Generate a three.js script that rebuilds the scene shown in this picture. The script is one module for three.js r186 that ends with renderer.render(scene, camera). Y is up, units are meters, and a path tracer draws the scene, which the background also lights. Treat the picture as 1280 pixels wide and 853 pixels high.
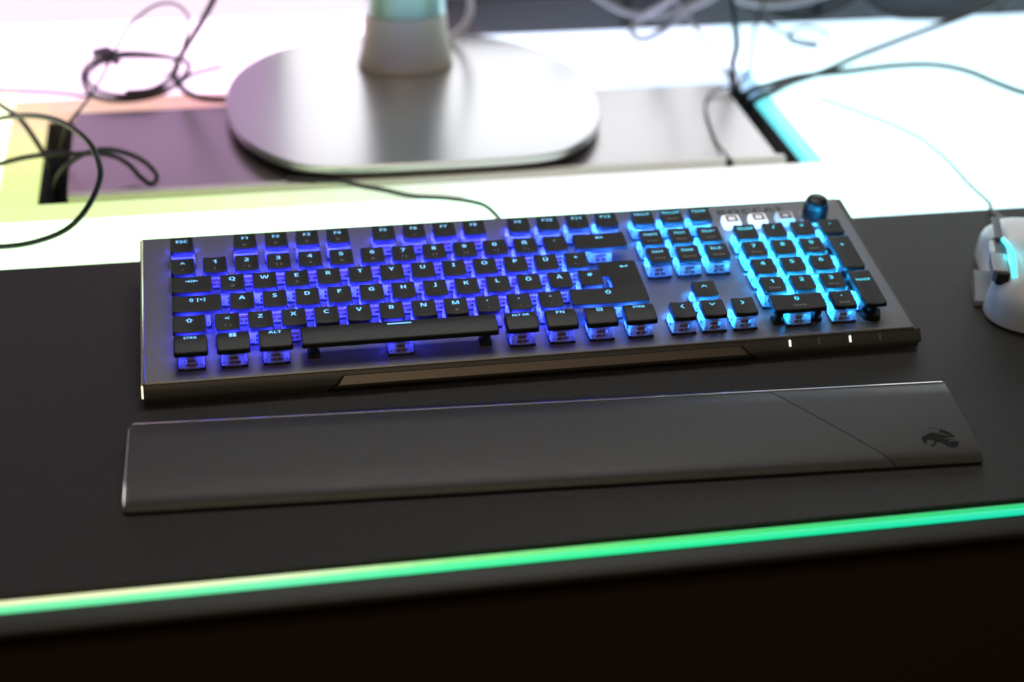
import * as THREE from 'three';
import { FontLoader } from 'three/addons/loaders/FontLoader.js';
import { RoundedBoxGeometry } from 'three/addons/geometries/RoundedBoxGeometry.js';
import { mergeGeometries, toCreasedNormals } from 'three/addons/utils/BufferGeometryUtils.js';
import { RectAreaLightUniformsLib } from 'three/addons/lights/RectAreaLightUniformsLib.js';

// ---------------------------------------------------------------- camera, exposure, large lights
const MM = 0.001;
const scene = new THREE.Scene();
scene.background = new THREE.Color(0.0035, 0.003, 0.0028);
const camera = new THREE.PerspectiveCamera(23.75, 1024 / 682, 0.05, 20);
{
  const m = new THREE.Matrix4().makeBasis(
    new THREE.Vector3(0.98215, 0.02957, 0.18574), new THREE.Vector3(0.07132, 0.85525, -0.51329), new THREE.Vector3(-0.17403, 0.51737, 0.83788));
  camera.position.set(-182.94 * MM, 508.71 * MM, 790.88 * MM);
  camera.quaternion.setFromRotationMatrix(m);
  camera.focus = 0.942;
  camera.userData.fStop = 3.3;
}
const renderer = new THREE.WebGLRenderer({ antialias: true });
renderer.toneMapping = THREE.LinearToneMapping;
renderer.toneMappingExposure = 1.0;
renderer.shadowMap.enabled = true;
RectAreaLightUniformsLib.init();
const LIGHT = {
  ceiling: { color: [1.0, 0.97, 0.94], power: 2.3 },  // added overhead fill, its fixture is never in view
  frontFill: { color: [1.0, 0.78, 0.5], power: 2.2 },
  wallWhite: { color: [0.95, 0.97, 1.0], power: 1.5 },
  wallPurple: { color: [0.72, 0.2, 0.82], power: 0.4 },
  key: 0.015, keyDown: 0.022,
};
function rect(w, h, color, intensity, pos, look, parent = scene) {
  const l = new THREE.RectAreaLight(new THREE.Color().setRGB(...color), intensity, w * MM, h * MM);
  l.position.set(...pos.map((v) => v * MM));
  parent.add(l);
  l.lookAt(...look.map((v) => v * MM));
  return l;
}

// ---------------------------------------------------------------- helpers
let seed = 7;
const rnd = () => { seed = (seed * 1664525 + 1013904223) >>> 0; return seed / 4294967296; };
const used = {};
function numbered(n) { used[n] = (used[n] ?? -1) + 1; return used[n] ? `${n}_${String(used[n]).padStart(3, '0')}` : n; }
function lin(r, g, b) { return new THREE.Color().setRGB(r, g, b); }
function mat(o) {
  const { rgb, glow, glowPower = 1, physical, ...rest } = o;
  const M = physical ? THREE.MeshPhysicalMaterial : THREE.MeshStandardMaterial;
  const m = new M({ color: lin(...(rgb ?? [0.5, 0.5, 0.5])), roughness: 0.5, metalness: 0, ...rest });
  if (glow) { m.emissive = lin(...glow); m.emissiveIntensity = glowPower; }
  return m;
}
const scaled = new WeakSet();
function toMetres(g) { if (!scaled.has(g)) { g.scale(MM, MM, MM); scaled.add(g); } return g; }
// a named mesh; its geometry is written in millimetres
function mesh(name, g, m, parent, pos = [0, 0, 0]) {
  const o = new THREE.Mesh(toMetres(g), m);
  o.name = name; o.castShadow = o.receiveShadow = true;
  o.position.set(...pos.map((v) => v * MM));
  parent.add(o);
  return o;
}
function thing(name, label, category, pos = [0, 0, 0], group) {
  const o = new THREE.Group(); o.name = numbered(name);
  o.position.set(...pos.map((v) => v * MM));
  o.userData = { label, category }; if (group) o.userData.group = group;
  scene.add(o); return o;
}
function structure(name, label) { const o = new THREE.Group(); o.name = name; o.userData = { kind: 'structure', label }; scene.add(o); return o; }
function box(x0, x1, y0, y1, z0, z1, r = 0) {
  const w = x1 - x0, h = y1 - y0, d = z1 - z0;
  const g = r ? new RoundedBoxGeometry(w, h, d, 2, r) : new THREE.BoxGeometry(w, h, d);
  return g.translate((x0 + x1) / 2, (y0 + y1) / 2, (z0 + z1) / 2);
}
function merge(list) { return mergeGeometries(list.map((g) => { const n = g.index ? g.toNonIndexed() : g; for (const k of Object.keys(n.attributes)) if (!['position', 'normal', 'uv'].includes(k)) n.deleteAttribute(k); return n; })); }
// closed profile of [z, y] points swept along x; the ends xl and xr may depend on (z, y)
function sweep(profile, xl, xr, crease = 0.6) {
  const L = typeof xl === 'function' ? xl : () => xl, R = typeof xr === 'function' ? xr : () => xr;
  const n = profile.length, pos = [], uv = [];
  const push = (a, b, c) => { for (const p of [a, b, c]) { pos.push(...p); uv.push(p[0], p[2]); } };
  const l = profile.map(([z, y]) => [L(z, y), y, z]), r = profile.map(([z, y]) => [R(z, y), y, z]);
  for (let i = 0; i < n; i++) { const j = (i + 1) % n; push(l[i], r[i], r[j]); push(l[i], r[j], l[j]); }
  const tris = THREE.ShapeUtils.triangulateShape(profile.map(([z, y]) => new THREE.Vector2(z, y)), []);
  for (const [a, b, c] of tris) { push(l[a], l[b], l[c]); push(r[a], r[c], r[b]); }
  const g = new THREE.BufferGeometry();
  g.setAttribute('position', new THREE.Float32BufferAttribute(pos, 3));
  g.setAttribute('uv', new THREE.Float32BufferAttribute(uv, 2));
  g.computeVertexNormals();
  // make the faces point outwards
  let vol = 0; for (let i = 0; i < pos.length; i += 9) { const [ax, ay, az, bx, by, bz, cx, cy, cz] = pos.slice(i, i + 9); vol += ax * (by * cz - bz * cy) + ay * (bz * cx - bx * cz) + az * (bx * cy - by * cx); }
  if (vol < 0) { const p = g.attributes.position, u = g.attributes.uv; for (let i = 0; i < p.count; i += 3) for (const at of [p, u]) for (let k = 0; k < at.itemSize; k++) { const t = at.array[(i + 1) * at.itemSize + k]; at.array[(i + 1) * at.itemSize + k] = at.array[(i + 2) * at.itemSize + k]; at.array[(i + 2) * at.itemSize + k] = t; } }
  return toCreasedNormals(g, crease);
}
function tube(pts, r, seg = 0) {
  const c = new THREE.CatmullRomCurve3(pts.map((p) => new THREE.Vector3(...p)), false, 'centripetal');
  return new THREE.TubeGeometry(c, seg || pts.length * 10, r, 10, false);
}
function texture(w, h, fn, srgb = false) {
  const d = new Uint8Array(w * h * 4);
  for (let y = 0; y < h; y++) for (let x = 0; x < w; x++) { const v = fn(x, y); const i = (y * w + x) * 4; const c = Array.isArray(v) ? v : [v, v, v]; d[i] = c[0] * 255; d[i + 1] = c[1] * 255; d[i + 2] = c[2] * 255; d[i + 3] = 255; }
  const t = new THREE.DataTexture(d, w, h); t.wrapS = t.wrapT = THREE.RepeatWrapping; t.magFilter = THREE.LinearFilter; t.minFilter = THREE.LinearFilter;
  if (srgb) t.colorSpace = THREE.SRGBColorSpace; t.needsUpdate = true; return t;
}
function noiseGrid(w, h) { const a = new Float32Array(w * h); for (let i = 0; i < a.length; i++) a[i] = rnd(); return (x, y) => { const xi = Math.floor(x), yi = Math.floor(y), fx = x - xi, fy = y - yi, s = (u) => u * u * (3 - 2 * u), q = (i, j) => a[(((j % h) + h) % h) * w + (((i % w) + w) % w)]; const u = s(fx), v = s(fy); return (q(xi, yi) * (1 - u) + q(xi + 1, yi) * u) * (1 - v) + (q(xi, yi + 1) * (1 - u) + q(xi + 1, yi + 1) * u) * v; }; }

const mixc = (a, b, t) => a.map((v, i) => v + (b[i] - v) * t);
// ---------------------------------------------------------------- textures
const n32 = noiseGrid(32, 32), n64 = noiseGrid(64, 64), n256 = noiseGrid(256, 256);
const brushed = texture(512, 512, (x, y) => 0.5 + 0.5 * ((n256(x / 24, y / 2) - 0.5) * 0.7 + (n256(x / 64 + 31, y) - 0.5) * 0.8));
brushed.repeat.set(1 / 90, 1 / 60);
const weave = texture(512, 512, (x, y) => {
  const a = Math.sin((x / 512) * Math.PI * 2 * 64), b = Math.sin((y / 512) * Math.PI * 2 * 64 + (Math.floor(x / 4) % 2) * Math.PI);
  return Math.min(1, Math.max(0, 0.5 + 0.16 * a * b + 0.14 * b + 0.34 * (n256(x / 10, y / 2) - 0.5) + 0.3 * (n64(x / 8, y / 8) - 0.5)));
});
weave.repeat.set(1 / 46, 1 / 46);
const weaveTone = texture(512, 512, (x, y) => { const v = 0.62 + 0.34 * n256(x / 7, y / 1.5) + 0.12 * (n32(x / 16, y / 16) - 0.5); return [v, v, v]; });
weaveTone.repeat.set(1 / 120, 1 / 120);
const fine = texture(256, 256, (x, y) => 0.5 + 0.5 * (n256(x, y) - 0.5) + 0.3 * (n64(x / 4, y / 4) - 0.5));
fine.repeat.set(1 / 12, 1 / 12);
const smudge = texture(256, 256, (x, y) => 0.75 + 0.25 * (0.6 * n32(x / 8, y / 8) + 0.4 * n64(x / 4, y / 4)));
smudge.repeat.set(1 / 140, 1 / 140);

// ---------------------------------------------------------------- materials
const M = {
  panelBase: mat({ rgb: [0.75, 0.76, 0.76], roughness: 0.35 }),
  plateMetal: mat({ rgb: [0.5, 0.47, 0.46], roughness: 0.34, metalness: 0.85, roughnessMap: smudge }),
  standMetal: mat({ rgb: [0.62, 0.61, 0.61], roughness: 0.28, metalness: 0.85 }),
  neckWarmLit: mat({ rgb: [0.84, 0.78, 0.58], roughness: 0.42, metalness: 0.1 }),  // cream tone carries the warm front light on the silver collar
  neckTealSpill: mat({ rgb: [0.5, 0.68, 0.6], roughness: 0.28, metalness: 0.6 }),  // pale teal carries the colour spill from the desk lights
  railMetal: mat({ rgb: [0.86, 0.83, 0.76], roughness: 0.4, metalness: 0.3 }),
  black: mat({ rgb: [0.008, 0.008, 0.008], roughness: 0.7 }),
  mat: mat({ rgb: [0.036, 0.0345, 0.032], roughness: 0.62, map: weaveTone, bumpMap: weave, bumpScale: 0.00022 }),
  lip: mat({ rgb: [0.042, 0.04, 0.037], roughness: 0.5, bumpMap: fine, bumpScale: 0.00004 }),
  fascia: mat({ rgb: [0.05, 0.03, 0.018], roughness: 0.6 }),
  wall: mat({ rgb: [0.12, 0.115, 0.125], roughness: 0.8, bumpMap: fine, bumpScale: 0.0002 }),
  tray: mat({ rgb: [0.042, 0.04, 0.042], roughness: 0.6 }),
  plate: mat({ rgb: [0.25, 0.242, 0.235], roughness: 0.4, metalness: 0.6, bumpMap: brushed, bumpScale: 0.00003 }),
  body: mat({ rgb: [0.075, 0.073, 0.07], roughness: 0.42, bumpMap: fine, bumpScale: 0.00002 }),
  rim: mat({ rgb: [0.85, 0.82, 0.8], roughness: 0.2, metalness: 0.9 }),
  inset: mat({ rgb: [0.13, 0.105, 0.085], roughness: 0.4, metalness: 0.4 }),
  cap: mat({ rgb: [0.011, 0.011, 0.011], roughness: 0.46, bumpMap: fine, bumpScale: 0.000012 }),
  print: mat({ rgb: [0.32, 0.32, 0.34], roughness: 0.6 }),
  darkPrint: mat({ rgb: [0.025, 0.025, 0.028], roughness: 0.5 }),
  housing: mat({ physical: true, rgb: [0.92, 0.9, 0.97], roughness: 0.66, transmission: 0.72, thickness: 0 }),
  stem: mat({ rgb: [0.30, 0.12, 0.09], roughness: 0.4 }),
  switchBase: mat({ rgb: [0.012, 0.012, 0.014], roughness: 0.5 }),
  stab: mat({ rgb: [0.012, 0.011, 0.011], roughness: 0.35 }),
  rest: mat({ rgb: [0.055, 0.055, 0.055], roughness: 0.46, roughnessMap: smudge, bumpMap: fine, bumpScale: 0.00007 }),
  restBase: mat({ rgb: [0.03, 0.03, 0.03], roughness: 0.45 }),
  restEdge: mat({ rgb: [0.45, 0.43, 0.43], roughness: 0.22, metalness: 0.7 }),
  logo: mat({ rgb: [0.006, 0.006, 0.006], roughness: 0.85 }),
  mouseWhite: mat({ rgb: [0.72, 0.72, 0.71], roughness: 0.38 }),
  mouseGrey: mat({ rgb: [0.32, 0.33, 0.35], roughness: 0.35 }),
  mouseDark: mat({ rgb: [0.03, 0.03, 0.032], roughness: 0.35 }),
  cable: mat({ rgb: [0.018, 0.018, 0.018], roughness: 0.45 }),
  cableGrey: mat({ rgb: [0.3, 0.28, 0.3], roughness: 0.5 }),
  cableWhite: mat({ rgb: [0.6, 0.58, 0.58], roughness: 0.5 }),
  knob: mat({ rgb: [0.014, 0.014, 0.014], roughness: 0.35 }),
  whiteGlow: mat({ rgb: [0.8, 0.8, 0.8], roughness: 0.5, glow: [1, 1, 1], glowPower: 1.1 }),
  dimMark: mat({ rgb: [0.16, 0.16, 0.17], roughness: 0.5 }),
};

// ---------------------------------------------------------------- the desk: lit top, cover plate, mat edge light
const desk = structure('desk', 'desk with a glowing white top and a metal cover plate');
const RX0 = -306, RX1 = 262, RZ0 = -427, RZ1 = -265, TOP = -4;     // the cut-out
const RIM = 26, RIMR = 11;
{
  // glowing acrylic top in segments, each with the hue of its own light-emitting diodes
  const seg = [
    // x0, x1, z0, z1, colour
    [-620, RX0 - RIM, -624, -470, [1.00, 0.67, 0.88]], [-620, RX0 - RIM, -470, -300, [0.91, 1.00, 0.58]], [-620, RX0 - RIM, -300, -150, [0.70, 1.00, 0.56]],
    [RX0 - RIM, -120, RZ1 + RIM, -150, [0.67, 1.00, 0.61]], [-120, 60, RZ1 + RIM, -150, [0.64, 1.00, 0.74]], [60, RX1 + RIMR, RZ1 + RIM, -150, [0.58, 1.00, 0.91]],
    [RX1 + RIMR, 760, -300, -150, [0.55, 0.97, 1.00]], [RX1 + RIMR, 760, -470, -300, [0.53, 0.91, 1.00]], [RX1 + RIMR, 760, -624, -470, [0.58, 0.82, 1.00]],
    [RX0 - RIM, -120, -624, RZ0 - RIM, [1.00, 0.67, 0.95]], [-120, 60, -624, RZ0 - RIM, [0.88, 0.76, 1.00]], [60, RX1 + RIMR, -624, RZ0 - RIM, [0.66, 0.76, 1.00]],
  ];
  for (const [x0, x1, z0, z1, c] of seg) {
    const m = mat({ rgb: [0.75, 0.76, 0.76], roughness: 0.4, glow: c, glowPower: 1.95 });
    mesh('light_panel', box(x0, x1, TOP - 8, TOP, z0, z1), m, desk);
    rect(x1 - x0 - 2, z1 - z0 - 2, c, 0.7, [(x0 + x1) / 2, TOP + 0.6, (z0 + z1) / 2], [(x0 + x1) / 2, 1000, (z0 + z1) / 2 + 0.001], desk);
  }
  // coloured light guide round the cut-out
  const rim = (x0, x1, z0, z1, c, p = 1) => mesh('rim_light', box(x0, x1, TOP - 8, TOP - 0.2, z0, z1), mat({ rgb: [0.2, 0.2, 0.2], roughness: 0.4, glow: c, glowPower: p }), desk);
  const along = (p, x) => { for (let i = 0; i + 1 < p.length; i++) if (x <= p[i + 1][0]) return mixc(p[i][1], p[i + 1][1], Math.max(0, (x - p[i][0]) / (p[i + 1][0] - p[i][0]))); return p.at(-1)[1]; };
  rim(RX0 - RIM, RX0, RZ1, RZ1 + RIM, [0.78, 1.0, 0.36]);
  const leftHue = [[RZ0 - RIM, [1.0, 0.7, 0.46]], [-400, [1.0, 0.82, 0.4]], [-360, [0.98, 0.97, 0.38]], [-310, [0.82, 1.0, 0.32]], [RZ1, [0.76, 1.0, 0.34]]];
  for (let i = 0; i < 14; i++) { const d = (RZ1 - RZ0 + RIM) / 14, z = RZ0 - RIM + i * d; rim(RX0 - RIM, RX0, z, z + d, along(leftHue, z + d / 2)); }
  const backHue = [[RX0, [1.0, 0.68, 0.5]], [-230, [1.0, 0.55, 0.48]], [-180, [1.0, 0.46, 0.5]], [-150, [1.0, 0.6, 0.75]]];
  for (let i = 0; i < 10; i++) { const d = (-150 - RX0) / 10, x = RX0 + i * d; rim(x, x + d, RZ0 - RIM, RZ0, along(backHue, x + d / 2)); }
  rim(-150, 40, RZ0 - RIM, RZ0, [1.0, 0.85, 1.0], 1.1);
  rim(40, 150, RZ0 - RIM, RZ0, [0.88, 0.88, 1.0], 1.2);
  rim(150, RX1, RZ0 - RIM, RZ0, [0.62, 0.78, 1.0], 1.3);
  rim(RX1, RX1 + RIMR, RZ0 - RIM, -395, [0.3, 0.62, 1.0], 1.2);
  rim(RX1, RX1 + RIMR, -395, RZ1, [0.16, 0.9, 1.0], 1.15);
  rim(RX1, RX1 + RIMR, RZ1, RZ1 + RIM, [0.75, 1.0, 1.0], 1.2);
  const frontHue = [[RX0, [0.76, 1.0, 0.36]], [-220, [0.77, 1.0, 0.42]], [-140, [0.8, 1.0, 0.54]], [-60, [0.8, 1.0, 0.72]], [20, [0.95, 1.0, 0.95]], [RX1, [0.97, 1.0, 1.0]]];
  for (let i = 0; i < 22; i++) { const d = (RX1 - RX0) / 22, x = RX0 + i * d; rim(x, x + d, RZ1, RZ1 + RIM, along(frontHue, x + d / 2), 1.05); }
  // the well under the cover and the cover itself
  mesh('cable_well', merge([box(RX0 - 3, RX0, -40, TOP - 8.2, RZ0 - 3, RZ1 + 3), box(RX1, RX1 + 3, -40, TOP - 8.2, RZ0 - 3, RZ1 + 3), box(RX0, RX1, -40, TOP - 8.2, RZ0 - 3, RZ0), box(RX0, RX1, -40, TOP - 8.2, RZ1, RZ1 + 3)]), M.wall, desk);
  mesh('underside', merge([box(-620, RX0 - 3.2, -18, TOP - 8.2, -624, -150), box(RX1 + 3.2, 760, -18, TOP - 8.2, -624, -150), box(RX0 - 3.2, RX1 + 3.2, -18, TOP - 8.2, -624, RZ0 - 3.2), box(RX0 - 3.2, RX1 + 3.2, -18, TOP - 8.2, RZ1 + 3.2, -150)]), M.wall, desk);
  mesh('cover_plate', box(-285, 241, -8, TOP, -424, -279, 0.8), M.plateMetal, desk);
  mesh('cover_rail', box(-284, 198, -7.5, -1.6, -278.4, -270.6, 1.2), M.railMetal, desk);
  mesh('cover_rail', box(203, 245, -7.5, -1.6, -278.4, -270.6, 1.2), M.railMetal, desk);
  mesh('rail_groove', box(-285, 241, -16, -9, -279, -266), M.black, desk);
  // wooden front, dark lip and the underside
  mesh('top_core', box(-620, 760, -40, -4.2, -149.8, 168), M.fascia, desk);
  mesh('front_lip', sweep([[176.6, -1], [185, -1.8], [187.2, -3.2], [187.6, -5.4], [186.4, -8], [176.6, -9]], -620, 760), M.lip, desk);
  mesh('fascia', box(-620, 760, -420, -5, 168.2, 176.4), M.fascia, desk);
  // light strip along the front edge
  const hueAt = (x) => {
    const p = [[-620, [0.78, 1.0, 0.40]], [-230, [0.78, 1.0, 0.42]], [-160, [0.66, 1.0, 0.45]], [-80, [0.26, 1.0, 0.36]], [20, [0.08, 0.95, 0.32]], [120, [0.02, 0.88, 0.36]], [230, [0.01, 0.82, 0.45]], [760, [0.01, 0.8, 0.6]]];
    for (let i = 0; i + 1 < p.length; i++) if (x <= p[i + 1][0]) return mixc(p[i][1], p[i + 1][1], (x - p[i][0]) / (p[i + 1][0] - p[i][0]));
    return p.at(-1)[1];
  };
  const stops = [-620, -310]; for (let x = -295; x <= 240; x += 15) stops.push(x); stops.push(400, 760);
  const hue = stops.slice(0, -1).map((x, i) => hueAt((x + stops[i + 1]) / 2));
  hue.forEach((c, i) => {   // the tube runs in the groove between mat and lip
    const g = new THREE.CylinderGeometry(1.8, 1.8, stops[i + 1] - stops[i], 20).rotateZ(Math.PI / 2).translate((stops[i] + stops[i + 1]) / 2, -0.6, 173);
    mesh('light_strip', g, mat({ rgb: [0.12, 0.14, 0.12], roughness: 0.3, glow: [c[0] * 0.22, c[1], c[2] * 1.1], glowPower: 0.95 }), desk);
    const c2 = [Math.min(1, c[0] * 1.25), c[1], c[2] * (0.6 + c[0])];
    const g2 = new THREE.CylinderGeometry(1.35, 1.35, stops[i + 1] - stops[i], 16).rotateZ(Math.PI / 2).translate((stops[i] + stops[i + 1]) / 2, -0.3, 168.9);
    mesh('light_strip', g2, mat({ rgb: [0.12, 0.14, 0.12], roughness: 0.3, glow: c2, glowPower: 0.75 + 0.35 * c[0] }), desk);
    rect(stops[i + 1] - stops[i], 6, c, 0.3, [(stops[i] + stops[i + 1]) / 2, 3.2, 171], [(stops[i] + stops[i + 1]) / 2, 1000, 171.001], desk);
  });
}
const wall = structure('wall', 'dark wall behind the desk');
mesh('wall_board', box(-900, 1000, -500, 1000, -730, -712), M.wall, wall);
mesh('floor_board', box(-900, 1000, -440, -430, -712, 700), M.fascia, wall);

// lit boards on the wall behind the desk, above the picture's upper edge
{
  const a = thing('wall_light_panel', 'purple glowing light panel on the wall behind the desk', 'light panel', [-410, 46, -704]);
  mesh('frame', box(-296, 296, 0, 260, -7.5, 0, 2), M.black, a);
  mesh('diffuser', box(-290, 290, 6, 254, 0, 3), mat({ rgb: [0.6, 0.6, 0.6], glow: LIGHT.wallPurple.color, glowPower: LIGHT.wallPurple.power * 0.3 }), a);
  rect(580, 248, LIGHT.wallPurple.color, LIGHT.wallPurple.power * 0.8, [0, 130, 4], [0, 130, 1000], a);
  a.children.at(-1).rotation.set(0, Math.PI, 0);
  const b = thing('wall_light_panel', 'white glowing light panel on the wall behind the desk', 'light panel', [390, 46, -704]);
  mesh('frame', box(-502, 502, 0, 400, -7.5, 0, 2), M.black, b);
  mesh('diffuser', box(-496, 496, 6, 394, 0, 3), mat({ rgb: [0.8, 0.8, 0.8], glow: LIGHT.wallWhite.color, glowPower: LIGHT.wallWhite.power * 0.3 }), b);
  rect(992, 388, LIGHT.wallWhite.color, LIGHT.wallWhite.power * 0.8, [0, 200, 4], [0, 200, 1000], b);
  b.children.at(-1).rotation.set(0, Math.PI, 0);
  const c = thing('light_bar', 'pale pink light bar along the back edge of the desk', 'light bar', [-310, -12, -645]);
  mesh('diffuser', box(-320, 320, 0, 54, -18, 18, 3), mat({ rgb: [0.2, 0.18, 0.2], glow: [1.0, 0.8, 0.93], glowPower: 0.86 }), c);
  const d = thing('overhead_fill', 'wide warm white fill lamp added out of view over the desk', 'lamp', [60, 1150, -420]);  // added fill from above, unseen, lifts mat, caps and plate
  mesh('housing', box(-460, 460, 4, 30, -260, 260, 4), M.black, d);
  mesh('diffuser', box(-450, 450, 0, 3.8, -250, 250), mat({ rgb: [0.8, 0.8, 0.8], glow: LIGHT.ceiling.color, glowPower: 1 }), d);
  mesh('cord', new THREE.CylinderGeometry(3, 3, 900, 8).translate(0, 480, 0), M.black, d);
  const l = rect(900, 500, LIGHT.ceiling.color, LIGHT.ceiling.power, [0, -2, 0], [0, -1000, 0.001], d);
  l.rotation.set(-Math.PI / 2, 0, 0);
}

{
  const e = thing('front_fill', 'warm fill lamp added out of view to light the front faces', 'lamp', [-150, 1500, 1350]);  // added frontal fill, unseen, warms the faces turned to the viewer
  mesh('housing', box(-420, 420, 4, 30, -420, 420, 4), M.black, e);
  mesh('diffuser', box(-410, 410, 0, 3.8, -410, 410), mat({ rgb: [0.8, 0.8, 0.8], glow: LIGHT.frontFill.color, glowPower: 1 }), e);
  const l = rect(820, 820, LIGHT.frontFill.color, LIGHT.frontFill.power, [0, -2, 0], [0, -1000, 0.001], e);
  l.rotation.set(-Math.PI / 2, 0, 0);
}

// ---------------------------------------------------------------- desk mat
{
  const g = box(-600, 740, -4, 0, -166, 163, 1.2);
  const o = mesh(numbered('desk_mat'), g, M.mat, scene);
  const p = g.attributes.position, uv = g.attributes.uv;
  for (let i = 0; i < p.count; i++) uv.setXY(i, p.getX(i) / MM, p.getZ(i) / MM);
  o.userData = { label: 'black woven cloth desk mat under the keyboard and wrist rest', category: 'desk mat' };
}

// ---------------------------------------------------------------- monitor on its stand
{
  const t = thing('monitor', 'silver monitor stand with a wide rounded foot on the metal cover plate', 'monitor', [-23, TOP, -395]);
  const pts = [], N = 120;
  for (let i = 0; i < N; i++) {
    const a = (i / N) * Math.PI * 2, c = Math.cos(a), s = Math.sin(a), e = 2 / 2.3;
    pts.push([146 * Math.sign(c) * Math.abs(c) ** e, 143 * Math.sign(s) * Math.abs(s) ** e]);
  }
  const FR = 124;                                          // flat front edge
  const outline = pts.map(([x, z]) => new THREE.Vector2(x, z > FR - 14 ? FR - 14 + 14 * (1 - Math.exp(-(z - FR + 14) / 14)) : z));
  const sh = new THREE.Shape(outline);
  const foot = (inset, y0, y1, bevel) => new THREE.ExtrudeGeometry(sh, { depth: y1 - y0 - 2 * bevel, bevelEnabled: true, bevelThickness: bevel, bevelSize: bevel, bevelOffset: -bevel - inset, bevelSegments: 4, curveSegments: 8 }).rotateX(Math.PI / 2).translate(0, y1 - bevel, 0);
  mesh('stand_foot', foot(0, 6.5, 13, 1.6), M.standMetal, t);
  mesh('foot_underside', foot(7, 0.4, 6.5, 0.3), M.black, t);
  // neck: a flared collar and the tube above it
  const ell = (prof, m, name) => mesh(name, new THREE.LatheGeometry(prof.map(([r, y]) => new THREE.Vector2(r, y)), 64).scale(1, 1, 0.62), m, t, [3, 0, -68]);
  ell([[0, 13], [38.5, 13], [39.4, 13.6], [39.6, 15.5], [38.6, 18.5], [36.6, 26], [34.4, 44], [33.6, 58], [33.4, 59], [0, 59]], M.neckWarmLit, 'neck_collar');
  ell([[33.0, 57], [33.2, 60], [32.6, 80], [32, 150], [0, 150]], M.neckTealSpill, 'neck');
  // the display itself sits above the picture
  mesh('display_housing', box(-260, 260, 128, 440, -58, -30, 5), M.black, t);
  mesh('screen', box(-254, 254, 138, 434, -30, -29.2), mat({ rgb: [0.02, 0.02, 0.022], roughness: 0.3 }), t);
}

// ---------------------------------------------------------------- keyboard
const font = await new FontLoader().loadAsync('fonts/droid/droid_sans_bold.typeface.json');
const U = 19.05, F_ROW = 5.205, NAV = 15.262, NUM = 18.542;
const kb = thing('keyboard', 'full-size keyboard with black floating keycaps over glowing blue switches', 'keyboard', [0, 0, 11.3]);
kb.rotation.x = THREE.MathUtils.degToRad(7);
const KO = [-214, 13, -13];                                // plate coordinates -> keyboard's own origin at its front foot
const k3 = (x, y, z) => [x + KO[0], y + KO[1], z + KO[2]];
{
  const at = k3(0, 0, 0);
  mesh('body', sweep([[-137.5, -1.3], [6.6, -1.3], [11.6, -6.2], [11.9, -7.5], [10.6, -12.6], [9.6, -13], [-60, -13.6], [-137.5, -17], [-139, -14], [-139, -3]], -15.6, 446), M.body, kb, at);
  mesh('top_plate', sweep([[-136.5, -1.25], [-136.5, -0.35], [-136.1, 0], [6.2, 0], [6.7, -0.5], [6.7, -1.25]], -14.2, 442.7), M.plate, kb, at);
  mesh('side_trim', sweep([[-137, -1.2], [6.8, -1.2], [11.9, -6.3], [11.6, -8], [6.5, -3.2], [-137, -3.2]], -16.6, -15.65), M.rim, kb, at);
  mesh('side_trim', sweep([[-137, -1.2], [6.8, -1.2], [11.9, -6.3], [11.6, -8], [6.5, -3.2], [-137, -3.2]], 446.05, 447), M.body, kb, at);
  mesh('plate_edge', box(-1.3, 1.3, -0.5, 0.5, -136.5, 6.4, 0.2).rotateZ(0.97).translate(-15.1, -0.95, 0), M.rim, kb, at);
  // connector recess along the front
  const end = (s) => (z, y) => (s < 0 ? 98 + (y + 2.2) * 1.1 : 331 - (y + 2.2) * 1.25);
  const end2 = (s) => (z, y) => (s < 0 ? 96.4 + (y + 2.2) * 1.1 : 332.8 - (y + 2.2) * 1.25);
  mesh('front_groove_shade', sweep([[6.9, -1.7], [11.85, -6.2], [12.15, -7.4], [11.2, -12.2], [8, -11], [6, -3]], end2(-1), end2(1)), M.black, kb, at);  // black strip paints the dark of the groove round the inset
  mesh('front_inset', sweep([[8.8, -3.2], [12.6, -6.6], [12.8, -8.0], [11.8, -10.0], [8, -9]], end(-1), end(1)), M.inset, kb, at);
  for (const x of [40, 390]) mesh('rear_foot', sweep([[-128, -15], [-118, -15], [-116, -26.4], [-121, -28.3], [-123, -28.3]], x - 14, x + 14), M.body, kb, at);
}

// cap shapes -------------------------------------------------
function roundRect(hw, hd, r, n = 4) {
  const out = [], q = [[hw - r, hd - r, 0], [-hw + r, hd - r, 1], [-hw + r, -hd + r, 2], [hw - r, -hd + r, 3]];
  for (const [cx, cz, k] of q) for (let i = 0; i <= n; i++) { const a = (k + i / n) * Math.PI / 2; out.push([cx + r * Math.cos(a), cz + r * Math.sin(a)]); }
  const all = [], E = 7;
  for (let i = 0; i < out.length; i++) {
    all.push(out[i]);
    if (i % (n + 1) === n) { const a = out[i], b = out[(i + 1) % out.length]; for (let j = 1; j < E; j++) all.push([a[0] + (b[0] - a[0]) * j / E, a[1] + (b[1] - a[1]) * j / E]); }
  }
  return all;
}
const HT = 13.9;
function capTop(w, d, kind) {
  if (kind === 'convex') return (x, z) => { const s = Math.min(1, Math.max(0, (z + d / 2) / d)); return HT + 0.5 - 1.8 * s * s - 0.5 * (1 - s) ** 6; };
  return (x, z) => { const u = x / (w / 2), s = (z + d / 2) / d; return HT - 0.75 * s - (w > 20 ? 0.55 : 0.75) * Math.max(0, 1 - u * u); };
}
const capCache = {};
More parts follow.
